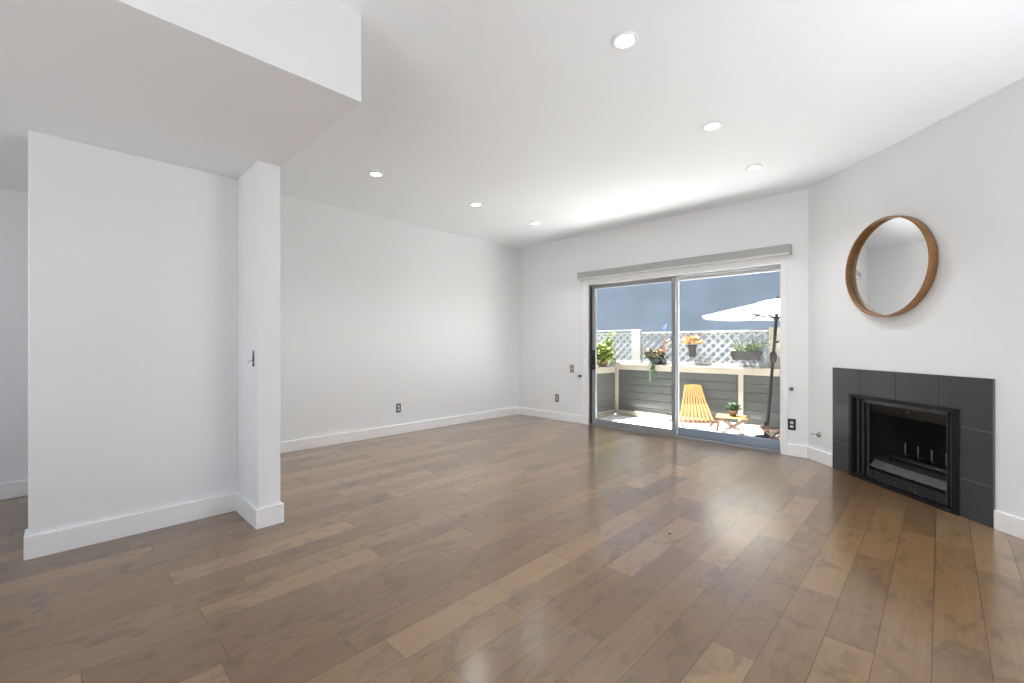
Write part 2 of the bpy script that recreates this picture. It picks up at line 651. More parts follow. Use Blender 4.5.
def panel(name, x0, x1, y0, y1, z0, z1, sl, sr, top, bot, botm):
    f = MB()
    f.box(x0, x0 + sl, y0, y1, z0, z1).box(x1 - sr, x1, y0, y1, z0, z1)
    f.box(x0 + sl, x1 - sr, y0, y1, z1 - top, z1)
    o = f.build(name, ALU if name == 'sliding_panel' else ALUW, door, bevel=0.003)
    MB().box(x0 + sl, x1 - sr, y0, y1, z0, z0 + bot).build('bottom_rail', botm, o, bevel=0.003)
    ym = (y0 + y1) / 2
    MB().box(x0 + sl - 0.005, x1 - sr + 0.005, ym - 0.003, ym + 0.003, z0 + bot - 0.005, z1 - top + 0.005).build('pane', GLASS, o)
    return o


s1 = panel('sliding_panel', 0.045, 1.285, 0.035, 0.07, 0.03, DZ - 0.03, 0.06, 0.05, 0.045, 0.06, ALU)
panel('fixed_panel', 1.255, DW - 0.02, 0.085, 0.12, 0.03, DZ - 0.03, 0.045, 0.02, 0.04, 0.092, ALUB)
hd = MB()
hd.box(0.05, 0.10, 0.027, 0.036, 0.80, 1.08)
hd.tube([(0.075, 0.03, 0.84), (0.075, -0.012, 0.855), (0.075, -0.022, 0.89), (0.075, -0.022, 0.99), (0.075, -0.012, 1.025), (0.075, 0.03, 1.04)], 0.013, 10)
ho = hd.build('door_handle', BLACK, s1, bevel=0.002)

# valance of the blind above the door
v = thing('blind_valance', 'long grey blind valance mounted on the wall above the sliding door', 'blind valance', (-3.80, YB, 2.105))
VL = 2.675
prof = [(0.0, 0.0), (-0.075, 0.0), (-0.085, 0.012), (-0.085, 0.094), (-0.078, 0.103), (0.0, 0.103)]
mv = MB()
a = [mv.bm.verts.new((0, y, z)) for y, z in prof]
b_ = [mv.bm.verts.new((VL, y, z)) for y, z in prof]
mv.bm.faces.new(a)
mv.bm.faces.new(b_[::-1])
for i in range(len(prof)):
    mv.bm.faces.new((a[i], b_[i], b_[(i + 1) % 6], a[(i + 1) % 6]))
mv.build('fascia', VALANCE, v, bevel=0.004)
MB().box(0.004, VL - 0.004, -0.089, -0.075, -0.006, 0.016).build('lower_lip', VALLIP, v, bevel=0.003)
for x in (0.0, VL):
    MB().box(x - 0.008, x + 0.008, -0.083, -0.001, 0.002, 0.101).build('end_cap', VALANCE, v, bevel=0.006)

# ------------------------------------------------------------------ fireplace (local frame as the wall)
fp = thing('fireplace', 'black built-in fireplace with charcoal tile surround on the diagonal wall', 'fireplace', (XK, YB, 0), FANG)
S0, S1, SZ = 0.354, 1.731, 0.95
g = 0.0025
m = MB()


def tilebox(x0, x1, z0, z1):
    m.box(x0 + g, x1 - g, -0.016, -0.001, z0 + g, z1 - g)


def tileL(poly):
    m.prism(poly, -0.016, -0.001)


xs = [S0, 0.675, 1.032, 1.388, S1]
zs = [0.0, 0.262, 0.607, SZ]
tilebox(xs[1], xs[2], FZ, SZ)
tilebox(xs[2], xs[3], FZ, SZ)
tileL([(S0 + g, zs[2] + g), (FS0, zs[2] + g), (FS0, FZ), (xs[1] - g, FZ), (xs[1] - g, SZ - g), (S0 + g, SZ - g)])
tileL([(S1 - g, zs[2] + g), (FS1, zs[2] + g), (FS1, FZ), (xs[3] + g, FZ), (xs[3] + g, SZ - g), (S1 - g, SZ - g)])
for i in (0, 1):
    tilebox(S0, FS0, zs[i], zs[i + 1])
    tilebox(FS1, S1, zs[i], zs[i + 1])
sur = m.build('tile_surround', TILE, fp, bevel=0.0015)
m = MB()
m.box(S0 + 0.001, FS0, -0.0125, 0, 0, SZ - 0.001).box(FS1, S1 - 0.001, -0.0125, 0, 0, SZ - 0.001).box(FS0, FS1, -0.0125, 0, FZ, SZ - 0.001)
m.build('grout', GROUT, sur)
# black metal face frame standing a little proud of the tile
m = MB()
fw = 0.03
m.box(FS0 - 0.006, FS0 + fw, -0.026, 0.03, 0.0, FZ + 0.006).box(FS1 - fw, FS1 + 0.006, -0.026, 0.03, 0.0, FZ + 0.006)
m.box(FS0 + fw, FS1 - fw, -0.026, 0.03, FZ - 0.022, FZ + 0.006).box(FS0 + fw, FS1 - fw, -0.03, 0.03, 0.0, 0.024)
m.build('face_frame', IRON, fp, bevel=0.003)
# firebox: tapering sooty shell, open towards the room
m = MB()
ix0, ix1 = FS0 + fw + 0.06, FS1 - fw - 0.06
bx0, bx1 = FS0 + 0.2, FS1 - 0.2
yb_ = 0.46
z0, z1 = 0.19, FZ - 0.02
P = {}
pts = [(FS0 + 0.004, 0.03, 0.004), (FS1 - 0.004, 0.03, 0.004), (FS1 - 0.004, 0.03, FZ - 0.004), (FS0 + 0.004, 0.03, FZ - 0.004),
       (bx0, yb_, 0.004), (bx1, yb_, 0.004), (bx1, yb_, FZ - 0.12), (bx0, yb_, FZ - 0.12)]
q = [m.bm.verts.new(p) for p in pts]
for fc in ((4, 5, 6, 7), (0, 4, 7, 3), (1, 2, 6, 5), (3, 7, 6, 2), (0, 1, 5, 4)):
    m.bm.faces.new([q[i] for i in fc])
fb = m.build('firebox', SOOT, fp, fix=False)
sm_ = fb.modifiers.new('shell', 'SOLIDIFY')
sm_.thickness = 0.004
# raised firebox floor behind the lip
MB().box(FS0 + 0.09, FS1 - 0.09, 0.075, 0.30, 0.17, 0.19).build('firebox_floor', SOOT, fp)
# smoke hood across the top with its damper knob
m = MB()
m.bm.faces.ensure_lookup_table()
hp = [(0.02, FZ - 0.022), (0.02, FZ - 0.055), (0.13, FZ - 0.15), (0.14, FZ - 0.14), (0.05, FZ - 0.022)]
a = [m.bm.verts.new((FS0 + fw, y, z)) for y, z in hp]
b_ = [m.bm.verts.new((FS1 - fw, y, z)) for y, z in hp]
m.bm.faces.new(a)
m.bm.faces.new(b_[::-1])
for i in range(5):
    m.bm.faces.new((a[i], b_[i], b_[(i + 1) % 5], a[(i + 1) % 5]))
hood = m.build('smoke_hood', IRONG, fp, bevel=0.002)
kk = MB().lathe([(0, 0.012), (0.012, 0.01), (0.016, 0.0), (0.016, -0.012), (0, -0.012)], 20, Matrix.Translation((1.07, 0.05, FZ - 0.088)) @ Matrix.Rotation(PI / 2, 4, 'X'))
kk.build('damper_knob', IRONG, hood)
# folded-back door leaves at both sides: two narrow panels each with a bright edge
for sgn, xa in ((1, FS0 + fw), (-1, FS1 - fw)):
    for j in range(3 if sgn > 0 else 2):
        m = MB()
        x0 = xa + sgn * (0.008 + j * 0.040)
        xe = x0 + sgn * 0.026
        m.box(min(x0, xe), max(x0, xe), 0.0 + j * 0.012, 0.02 + j * 0.016, 0.03, FZ - 0.03)
        lf = m.build('door_leaf', IRON, fp, bevel=0.003)
        e = MB().box(min(xe, xe + sgn * 0.005), max(xe, xe + sgn * 0.005), -0.002 + j * 0.012, 0.012 + j * 0.012, 0.03, FZ - 0.03)
        e.build('leaf_edge', IRONG, lf, bevel=0.001)
# grey lip and the louvred grille below it
gx0, gx1 = FS0 + 0.15, FS1 - 0.105
lp = MB().bar((gx0, 0.06, 0.150), (gx1, 0.06, 0.150), 0.080, 0.010, (0, -1, 0.85))
lp.build('hearth_lip', IRONL, fp, bevel=0.003)
m = MB()
m.box(gx0, gx1, 0.085, 0.10, 0.15, 0.190).box(gx0, gx1, 0.034, 0.042, 0.098, 0.108)
for k in range(6):
    x = gx0 + 0.02 + (gx1 - gx0 - 0.04) * k / 5
    m.box(x - 0.012, x + 0.012, 0.03, 0.04, 0.094, 0.125)
m.build('lip_bracket', IRON, fp, bevel=0.002)
gr = MB()
for k in range(5):
    z = 0.032 + k * 0.0155
    gr.bar((gx0, 0.018, z), (gx1, 0.018, z), 0.018, 0.006, (0, 0.5, 1))
for k in range(4):
    x = gx0 + (gx1 - gx0) * (k + 0.5) / 4
    gr.box(x - 0.004, x + 0.004, 0.024, 0.034, 0.026, 0.100)
gr.build('louvre_grille', IROND, fp)

# grate in the firebox
gt = thing('fire_grate', 'black iron fire grate with four upright prongs inside the fireplace', 'fire grate', (XK, YB, 0), FANG)
m = MB()
for y in (0.12, 0.24):
    m.tube([(FS0 + 0.24, y, 0.245), (FS1 - 0.17, y, 0.245)], 0.008, 8)
for x in (FS0 + 0.26, FS1 - 0.19):
    for y in (0.12, 0.24):
        m.tube([(x, y, 0.245), (x, y, 0.19)], 0.008, 8)
m.build('grate_frame', IRON, gt)
for k in range(4):
    x = FS0 + 0.325 + k * 0.113
    MB().tube([(x, 0.26, 0.252), (x, 0.195, 0.252), (x, 0.188, 0.259), (x, 0.186, 0.352)], 0.0048, 8).build('prong', DULL, gt)
MB().tube([(FS0 + 0.20, 0.17, 0.215), (FS1 - 0.13, 0.17, 0.215)], 0.009, 10).build('gas_pipe', IRONG, gt)

# gas valve key by the fireplace
gv = thing('gas_valve', 'small chrome gas key valve in the wall left of the fireplace', 'gas valve', (XK + 0.155 * 0.7071, YB - 0.155 * 0.7071, 0.272), FANG)
rx = Matrix.Rotation(PI / 2, 4, 'X')
MB().lathe([(0, 0), (0.026, 0), (0.024, 0.004), (0.010, 0.008), (0.008, 0.03), (0, 0.03)], 28, rx).build('escutcheon', CHROME, gv)
m = MB()
m.tube([(0, -0.03, 0), (0, -0.055, 0)], 0.005, 8)
m.tube([(-0.045, -0.055, -0.002), (-0.02, -0.055, 0.002), (0, -0.055, 0.004), (0.02, -0.055, 0.002), (0.045, -0.055, -0.002)], [0.004, 0.006, 0.006, 0.006, 0.004], 8)
m.build('key_handle', CHROME, gv)

# ------------------------------------------------------------------ round mirror
MS, MZ, MR = 0.972, 1.788, 0.40
mr = thing('round_mirror', 'round mirror with a deep warm wooden rim above the fireplace', 'mirror', (XK + MS * 0.7071 - 0.0025, YB - MS * 0.7071 - 0.0025, MZ), FANG - R(0.75))
m = MB()
m.lathe([(MR, 0.002), (MR, 0.061), (MR - 0.002, 0.064), (MR - 0.010, 0.064), (MR - 0.012, 0.061), (MR - 0.012, 0.002)], 128, rx, closed=True)
m.build('rim', WALNUT, mr)
m = MB()
m.lathe([(0, 0.020), (MR - 0.0115, 0.020), (MR - 0.0115, 0.014), (0, 0.014)], 128, rx, smooth=False)
m.build('mirror_glass', MIRROR, mr)

# ------------------------------------------------------------------ recessed ceiling lights
def downlight(x, y, label):
    t = thing('downlight', label, 'ceiling light', (x, y, H), 0, 'recessed ceiling downlights')
    MB().lathe([(0.068, 0), (0.070, -0.006), (0.065, -0.012), (0.052, -0.010), (0.045, -0.003), (0.045, 0)], 40, closed=True).build('ring', TRIM, t)
    MB().lathe([(0, -0.005), (0.025, -0.0048), (0.0448, -0.0028), (0.0448, -0.0005), (0, -0.0005)], 40).build('lens', LENS, t)
    d = bpy.data.lights.new('downlight_beam', 'SPOT')
    d.energy = 46
    d.spot_size = R(126)
    d.spot_blend = 1.0
    d.shadow_soft_size = 0.05
    d.color = (0.95, 0.985, 1.0)
    o = bpy.data.objects.new('downlight_beam', d)
    COL.objects.link(o)
    o.location = (x, y, H - 0.014)
    return t


downlight(-1.19, 2.073, 'largest round ceiling light, nearest the camera in the row towards the fireplace')
downlight(-1.20, 3.334, 'middle round ceiling light in the row towards the fireplace')
downlight(-1.21, 4.38, 'round ceiling light nearest the fireplace wall and sliding door, last in its row')
downlight(-3.80, 2.079, 'round ceiling light just right of the dropped ceiling, nearest in the left row')
downlight(-3.82, 3.331, 'middle round ceiling light in the row along the long left wall')
downlight(-3.84, 4.388, 'smallest round ceiling light, by the corner of left wall and back wall')


# ------------------------------------------------------------------ plates on the walls
def outlet(loc, rz, label, gangs=1, pl=PLATE):
    t = thing('power_outlet', label, 'outlet', loc, rz, 'wall power outlets')
    w_ = 0.07 + 0.046 * (gangs - 1)
    MB().box(-w_ / 2, w_ / 2, -0.006, 0, -0.058, 0.058).build('cover_plate', pl, t, bevel=0.0025)
    for k in range(gangs):
        x = (k - (gangs - 1) / 2) * 0.046
        for z in (0.021, -0.021):
            s = MB().box(x - 0.016, x + 0.016, -0.009, -0.005, z - 0.014, z + 0.014).build('socket', SOCKET, t, bevel=0.003)
            sl = MB()
            sl.box(x - 0.008, x - 0.005, -0.0095, -0.0088, z - 0.004, z + 0.006).box(x + 0.005, x + 0.008, -0.0095, -0.0088, z - 0.004, z + 0.006)
            sl.build('slot', DARK, s)
    return t


outlet((XL, 3.09, 0.337), PI / 2, 'grey power outlet low on the long left wall')
outlet((-4.246, YB, 0.337), 0, 'grey power outlet low on back wall between the corner and sliding door')
outlet((-1.122, YB, 0.327), 0, 'dark power outlet low on wall right of the sliding door', 1, DARK)
sw = thing('light_switch', 'beige light switch plate on back wall left of the sliding door', 'light switch', (-3.962, YB, 0.80))
MB().box(-0.035, 0.035, -0.006, 0, -0.058, 0.058).build('cover_plate', BEIGEP, sw, bevel=0.0025)
MB().bar((0, -0.004, -0.006), (0, -0.020, 0.008), 0.010, 0.012).build('toggle', SOCKET, sw, bevel=0.001)


def cleat(x, z, label):
    t = thing('cord_cleat', label, 'cord cleat', (x, YB, z), 0, 'blind cord cleats beside the door')
    MB().lathe([(0, 0), (0.020, 0), (0.020, 0.006), (0.009, 0.010), (0.009, 0.022), (0.017, 0.028), (0.015, 0.036), (0, 0.038)], 24, rx).build('knob', PLATE, t)
    return t


cleat(-3.812, 0.70, 'small grey round knob on wall just left of the sliding door casing')
cleat(-1.125, 0.70, 'small grey round knob on wall just right of the sliding door casing')
sp_ = thing('strike_plate', 'small metal latch plate on the narrow side of the white partition pillar', 'strike plate', (-3.205, Y0, 1.075))
m = MB()
m.box(-0.016, 0.016, -0.003, 0, -0.052, 0.052)
m.build('plate', PLATE, sp_, bevel=0.001)
m = MB()
m.box(-0.010, 0.010, -0.0045, -0.002, -0.018, 0.022).box(-0.007, 0.012, -0.0045, -0.002, -0.047, -0.032)
m.build('latch_hole', DARK, sp_)
MB().bar((-0.014, -0.004, -0.012), (-0.040, -0.020, -0.022), 0.010, 0.004).build('lip', STEEL, sp_, bevel=0.001)
MB().tube([(0.006, -0.002, 0.042), (0.006, -0.005, 0.042)], 0.006, 10).build('screw', STEEL, sp_)
sk = MB().lathe([(0, 0.004), (0.006, 0.0035), (0.010, 0.001), (0.009, 0), (0, 0)], 14).build('speck', DARK)  # unidentified small dark spot on the floor, built as a raised disc
sk.location = (-1.20, 2.63, 0.0)
tag(sk, 'tiny dark crumb lying on the wood floor in front of the sliding door', 'speck')

# ------------------------------------------------------------------ outside: deck, ground, neighbour's wall
FY = 8.02
FXC = -4.825
struct(MB().box(-7.5, 3.0, YB + T, FY + 0.35, DECK - 0.1, DECK).build('patio_deck', DECKM), 'pale sunlit patio deck outside the sliding door', 'deck')
struct(MB().box(-30, 30, FY + 0.35, 40, DECK - 0.5, DECK - 0.1).build('ground', GRAVEL), 'ground beyond the patio fence', 'ground')
nb = thing('neighbour_building', 'tall blue-grey stucco building wall rising behind the white lattice', 'building', (0, 12.0, DECK - 0.1))
MB().box(-16, 8, 0, 4, 0, 4.5).build('wall', STUCCO, nb)
MB().box(-16.0, 8.0, 0.0, 4.0, 4.5, 4.7).build('parapet', CREAM, nb)


def lap_siding(m, x0, x1, z0, z1, y, n):
    """overlapping boards facing -y: each board leans out at its bottom"""
    h_ = (z1 - z0) / n
    for k in range(n):
        za, zb = z0 + k * h_, z0 + (k + 1) * h_
        v = [m.bm.verts.new(p) for p in ((x0, y - 0.016, za), (x1, y - 0.016, za), (x1, y - 0.003, zb - 0.010), (x0, y - 0.003, zb - 0.010),
                                         (x0, y + 0.01, za), (x1, y + 0.01, za), (x1, y + 0.01, zb - 0.010), (x0, y + 0.01, zb - 0.010))]
        for f in ((0, 1, 2, 3), (5, 4, 7, 6), (1, 0, 4, 5), (3, 2, 6, 7), (0, 3, 7, 4), (2, 1, 5, 6)):
            m.bm.faces.new([v[i] for i in f])


# fence facing the door: grey boards, cream posts, cap shelf
fe = thing('patio_fence', 'grey lap-board patio fence with cream posts and shelf facing the door', 'fence', (0, FY, 0))
FX1 = 2.5
m = MB()
lap_siding(m, FXC, FX1, -0.22, 0.66, 0.025, 6)
m.build('siding', SIDING, fe)
MB().box(FXC - 0.02, FX1, -0.015, 0.03, DECK + 0.012, -0.170).build('bottom_board', CREAM, fe, bevel=0.004)
MB().box(FXC - 0.02, FX1, -0.02, 0.0, 0.653, 0.748).build('fascia_board', CREAM, fe, bevel=0.004)
MB().box(FXC - 0.10, FX1, -0.04, 0.33, 0.748, 0.772).build('cap_shelf', CREAM, fe, bevel=0.004)
for xa, xb in ((FXC - 0.02, FXC + 0.07), (-2.458, -2.379), (0.0, 0.08)):
    MB().box(xa, xb, -0.012, 0.05, -0.172, 0.655).build('post', CREAM, fe, bevel=0.004)
MB().box(FXC, FX1, 0.04, 0.30, DECK, 0.748).build('core', SIDING, fe)

# lattice screen on the shelf
la = thing('lattice_screen', 'white diagonal lattice screen standing on the fence shelf', 'lattice', (0, 8.26, 0.772))
LH = 1.408 - 0.772


def lattice(x0, x1, z0, z1, pitch=0.158, wd=0.042):
    m = MB()
    for sgn in (1, -1):
        y = 0.0 if sgn > 0 else 0.008
        k = -30
        hh = z1 - z0
        xx = x0 - hh - pitch
        while xx < x1 + hh + pitch:
            a = [xx, z0]
            b = [xx + sgn * hh, z1]
            # clip to the panel
            def clip(p, q):
                (ax, az), (bx, bz) = p, q
                if ax == bx:
                    return None
                ts = [0.0, 1.0]
                lo = (x0 - ax) / (bx - ax)
                hi = (x1 - ax) / (bx - ax)
                t0, t1 = max(0, min(lo, hi)), min(1, max(lo, hi))
                if t1 - t0 < 0.02:
                    return None
                return (ax + (bx - ax) * t0, az + (bz - az) * t0), (ax + (bx - ax) * t1, az + (bz - az) * t1)
            r_ = clip(a, b)
            if r_:
                m.bar((r_[0][0], y, r_[0][1]), (r_[1][0], y, r_[1][1]), 0.007, wd, (-sgn * 1.0, 0, 1.0))
            xx += pitch
    return m


for (xa, xb) in ((-7.2, -4.576), (-4.374, -2.06), (-1.86, 2.4)):
    lattice(xa, xb, 0.05, LH - 0.03).build('lattice_panel', LATT, la)
    m = MB()
    m.box(xa, xb, -0.014, 0.022, LH - 0.035, LH).box(xa, xb, -0.014, 0.022, 0.0, 0.055)
    m.build('rail', LATT, la, bevel=0.003)
MB().box(-7.2, -4.576, -0.02, 0.03, LH + 0.03, LH + 0.055).build('upper_rail', LATT, la, bevel=0.003)
MB().box(-4.576, -4.374, -0.025, 0.035, 0.0, LH + 0.06).build('post', LATT, la, bevel=0.004)
MB().box(-2.06, -1.86, -0.025, 0.035, 0.0, LH + 0.04).build('post', CREAM, la, bevel=0.004)

# side fence at the left
sf = thing('side_fence', 'short grey lap-board side fence with cream cap at patio left end', 'fence', (FXC, 0, 0), 0)
m = MB()
lap_siding(m, YB + T + 0.02, FY - 0.02, -0.22, 0.60, 0.0, 6)
for v_ in m.bm.verts:
    x, y, z = v_.co
    v_.co = (-y, x, z)
m.build('siding', SIDING, sf)
MB().box(-0.04, 0.015, YB + T + 0.02, FY - 0.05, DECK + 0.002, -0.170).build('bottom_board', CREAM, sf, bevel=0.004)
MB().box(-0.05, 0.02, YB + T + 0.02, FY - 0.05, 0.59, 0.690).build('fascia_board', CREAM, sf, bevel=0.004)
MB().box(-0.34, 0.035, YB + T + 0.02, FY - 0.05, 0.690, 0.713).build('cap_shelf', CREAM, sf, bevel=0.004)
MB().box(-0.30, -0.012, YB + T + 0.02, FY - 0.05, DECK + 0.002, 0.690).build('core', SIDING, sf)

# ------------------------------------------------------------------ parasol
ub = thing('patio_umbrella', 'white patio parasol on a dark leaning pole, right of the chair', 'umbrella', (-1.90, 7.49, DECK))
px_top = (0.135, 0, 1.86)


def pole_at(z):
    return Vector((0.135 * z / 1.86, 0, z))


MB().tube([(0, 0, 0.03), pole_at(1.0), pole_at(2.08)], 0.021, 14).build('pole', POLE, ub)
m = MB()
m.lathe([(0, 0), (0.16, 0), (0.165, 0.02), (0.15, 0.04), (0.06, 0.055), (0.036, 0.07), (0.033, 0.25), (0.028, 0.26), (0, 0.26)], 40)
m.build('base', POLE, ub)
mm = Matrix.Translation(pole_at(1.26))
m = MB().lathe([(0, -0.09), (0.026, -0.09), (0.046, -0.05), (0.046, 0.04), (0.028, 0.075), (0, 0.075)], 20, mm)
cb = m.build('crank_box', POLE, ub)
m = MB()
m.tube([pole_at(1.26) + Vector((0.04, -0.01, 0)), pole_at(1.26) + Vector((0.075, -0.02, 0)), pole_at(1.26) + Vector((0.08, -0.02, -0.05))], 0.008, 8)
m.build('crank_handle', POLE, cb)
m = MB()
m.tube([pole_at(1.48) + Vector((0.015, 0, 0)), pole_at(1.48) + Vector((0.055, -0.005, 0))], 0.014, 10)
m.build('tilt_knob', POLE, ub)
CX, RIM, APX, CR = 0.135, 1.878, 2.085, 1.05
m = MB()
n = 8
ringv = []
NS = 6
for j in range(NS + 1):
    t = 0.16 + (1 - 0.16) * j / NS
    row_ = []
    for k in range(n * 4):
        ang = 2 * PI * k / (n * 4) + R(22.5 + 12)
        # straight edges between ribs, slight sag between them
        loc_ = (k % 4) / 4
        rr = math.cos(PI / n) / math.cos((loc_ - 0.5) * 2 * PI / n)
        sag = math.sin(loc_ * PI) * 0.018 * t
        z = APX - (APX - RIM) * (t - 0.16) / 0.84 - sag
        row_.append(m.bm.verts.new((CX + CR * t * rr * math.cos(ang), CR * t * rr * math.sin(ang), z)))
    ringv.append(row_)
for j in range(NS):
    for k in range(n * 4):
        m.bm.faces.new((ringv[j][k], ringv[j][(k + 1) % (n * 4)], ringv[j + 1][(k + 1) % (n * 4)], ringv[j + 1][k]))
# short valance hanging from the rim
low = [m.bm.verts.new(v_.co + Vector((0, 0, -0.02))) for v_ in ringv[-1]]
for k in range(n * 4):
    m.bm.faces.new((ringv[-1][k], ringv[-1][(k + 1) % (n * 4)], low[(k + 1) % (n * 4)], low[k]))
cn = m.build('canopy', CANVAS, ub)
sm_ = cn.modifiers.new('cloth', 'SOLIDIFY')
sm_.thickness = 0.003
m = MB().lathe([(0, 0.075), (0.10, 0.062), (0.24, 0.03), (0.26, 0.022), (0.24, 0.022), (0, 0.06)], 16, Matrix.Translation((CX, 0, APX - 0.035)))
m.build('vent_cap', CANVAS, cn)
MB().lathe([(0, 0.05), (0.012, 0.045), (0.016, 0.02), (0.01, 0), (0, 0)], 14, Matrix.Translation((CX + 0.01, 0, APX + 0.04))).build('finial', POLE, ub)
for k in range(8):
    ang = 2 * PI * k / 8 + R(22.5 + 12)
    e_ = Vector((CX + CR * 0.98 * math.cos(ang), CR * 0.98 * math.sin(ang), RIM - 0.012))
    s_ = Vector((CX + 0.03 * math.cos(ang), 0.03 * math.sin(ang), APX - 0.03))
    rb = MB().bar(s_, e_, 0.014, 0.012).build('rib', POLE, ub)
    h0 = pole_at(1.83) + Vector((0.02 * math.cos(ang), 0.02 * math.sin(ang), 0))
    MB().bar(h0, s_.lerp(e_, 0.5) - Vector((0, 0, 0.012)), 0.010, 0.010).build('strut', POLE, rb)
MB().lathe([(0.022, -0.03), (0.036, -0.03), (0.036, 0.03), (0.022, 0.03)], 16, Matrix.Translation(pole_at(1.83)), closed=True).build('hub', POLE, ub)

# ------------------------------------------------------------------ stick chair: fan of slats, low seat, splayed legs
ch = thing('stick_chair', 'golden slatted stick lounge chair with fan-shaped back on the deck', 'chair', (-2.965, 7.58, DECK), R(38))
NB = 9
for k in range(NB):
    u = k / (NB - 1) - 0.5
    top = Vector((u * 0.245, 0.30, 0.735 - abs(u) * 0.02))
    mid = Vector((u * 0.385, 0.19, 0.40))
    low_ = Vector((u * 0.53, 0.06, 0.135))
    m = MB()
    m.bar(top, mid, 0.026, 0.024, (0, 1, 0)).bar(mid, low_ + (mid - low_) * -0.02, 0.036, 0.024, (0, 1, 0))
    m.build('back_slat', TEAK, ch, bevel=0.003)
for k in range(NB - 1):
    u = (k + 0.5) / (NB - 1) - 0.5
    m = MB()
    m.bar((u * 0.50, 0.12, 0.105), (u * 0.55, -0.20, 0.165), 0.034, 0.050)
    m.build('seat_slat', TEAKD, ch, bevel=0.003)
for z, y, wd in ((0.145, 0.075, 0.55), (0.160, -0.16, 0.58), (0.52, 0.235, 0.34)):
    MB().tube([(-wd / 2, y, z), (wd / 2, y, z)], 0.009, 8).build('cross_rod', TEAKD, ch)
for sgn in (-1, 1):
    MB().bar((sgn * 0.285, -0.17, 0.18), (sgn * 0.285, -0.08, 0.0), 0.03, 0.026, (0, 1, 0)).build('leg', TEAKD, ch, bevel=0.003)
    MB().bar((sgn * 0.265, 0.05, 0.14), (sgn * 0.28, 0.26, 0.0), 0.03, 0.026, (0, 1, 0)).build('leg', TEAKD, ch, bevel=0.003)


# ------------------------------------------------------------------ folding tables with crossed legs
def folding_table(loc, rz, w_, d_, h_, label, wood, wood2, nslat=6):
    t = thing('folding_table', label, 'table', loc, rz, 'folding wooden side tables')
    for k in range(nslat):
        y = -d_ / 2 + d_ * (k + 0.5) / nslat
        MB().box(-w_ / 2, w_ / 2, y - d_ / nslat * 0.42, y + d_ / nslat * 0.42, h_ - 0.018, h_).build('top_slat', wood, t, bevel=0.003)
    for y in (-d_ * 0.36, d_ * 0.36):
        MB().bar((-w_ * 0.36, y, 0.008), (w_ * 0.47, y, h_ + 0.004 - 0.024), 0.020, 0.034, (0, 1, 0)).build('leg', wood2, t, bevel=0.003)
        y2 = y * 0.9 - 0.0 + (0.024 if y < 0 else -0.024)
        MB().bar((w_ * 0.36, y2, 0.008), (-w_ * 0.40, y2, h_ - 0.022), 0.020, 0.034, (0, 1, 0)).build('leg', wood2, t, bevel=0.003)
    for x in (-w_ * 0.40, w_ * 0.44):
        MB().box(x - 0.014, x + 0.014, -d_ / 2 + 0.01, d_ / 2 - 0.01, h_ - 0.04, h_ - 0.018).build('rail', wood2, t, bevel=0.002)
    return t


TX, TY = -2.39, 7.50
folding_table((TX, TY, DECK), R(14), 0.46, 0.34, 0.30, 'golden folding wooden table with crossed legs holding a small potted plant', TEAK, TEAKD)
folding_table((-1.72, 7.12, DECK), R(25), 0.32, 0.26, 0.25, 'small brown folding wooden table half hidden beside the parasol base', TEAKD, TEAKD)

random.seed(4)


def pot_mesh(r0, r1, h_, n=28):
    return MB().lathe([(0, 0), (r0, 0), (r1, h_ * 0.85), (r1 * 1.08, h_ * 0.86), (r1 * 1.08, h_), (r1 * 0.92, h_), (r1 * 0.88, h_ * 0.86), (0, h_ * 0.86)], n)


def tuft(m, c, n, L, w_, spread, up=0.6, curl=0.25):
    for k in range(n):
        a_ = random.uniform(0, 2 * PI)
        e_ = random.uniform(-spread, spread)
        d = Vector((math.cos(a_) * (1 - up) + random.uniform(-.2, .2), math.sin(a_) * (1 - up) + random.uniform(-.2, .2), up + random.uniform(-.35, .35)))
        p = Vector(c) + Vector((math.cos(a_) * random.uniform(0, spread), math.sin(a_) * random.uniform(0, spread), random.uniform(0, spread * 0.6)))
        m.leaf(p, d, (random.uniform(-1, 1), random.uniform(-1, 1), 1), L * random.uniform(0.6, 1.15), w_ * random.uniform(0.7, 1.2), curl)


pp = thing('potted_plant', 'small leafy green plant in a brown pot on the folding table', 'potted plant', (TX + 0.01, TY, DECK + 0.30))
pot_mesh(0.042, 0.060, 0.10).build('pot', TERRA, pp)
m = MB()
tuft(m, (0, 0, 0.09), 110, 0.075, 0.034, 0.07, 0.5)
tuft(m, (0.02, 0, 0.13), 60, 0.07, 0.03, 0.06, 0.6)
m.build('foliage', LEAFG, pp, fix=False)

# trough planter hooked on the lattice at right
tp = thing('trough_planter', 'grey trough planter of spiky green plants hanging on the lattice', 'planter', (-2.365, 8.13, 0.90))
m = MB()
vv = []
for z, wx, wy in ((0, 0.20, 0.07), (0.15, 0.235, 0.09)):
    for x, y in ((-wx, -wy), (wx, -wy), (wx, wy), (-wx, wy)):
        vv.append(m.bm.verts.new((x, y, z)))
for z, wx, wy in ((0.15, 0.215, 0.072), (0.12, 0.21, 0.07)):
    for x, y in ((-wx, -wy), (wx, -wy), (wx, wy), (-wx, wy)):
        vv.append(m.bm.verts.new((x, y, z)))
m.bm.faces.new([vv[i] for i in (3, 2, 1, 0)])
for a0 in (0, 4, 8):
    for k in range(4):
        m.bm.faces.new((vv[a0 + k], vv[a0 + (k + 1) % 4], vv[a0 + 4 + (k + 1) % 4], vv[a0 + 4 + k]))
m.bm.faces.new([vv[i] for i in (12, 13, 14, 15)])
m.build('trough', CLAY, tp, bevel=0.006)
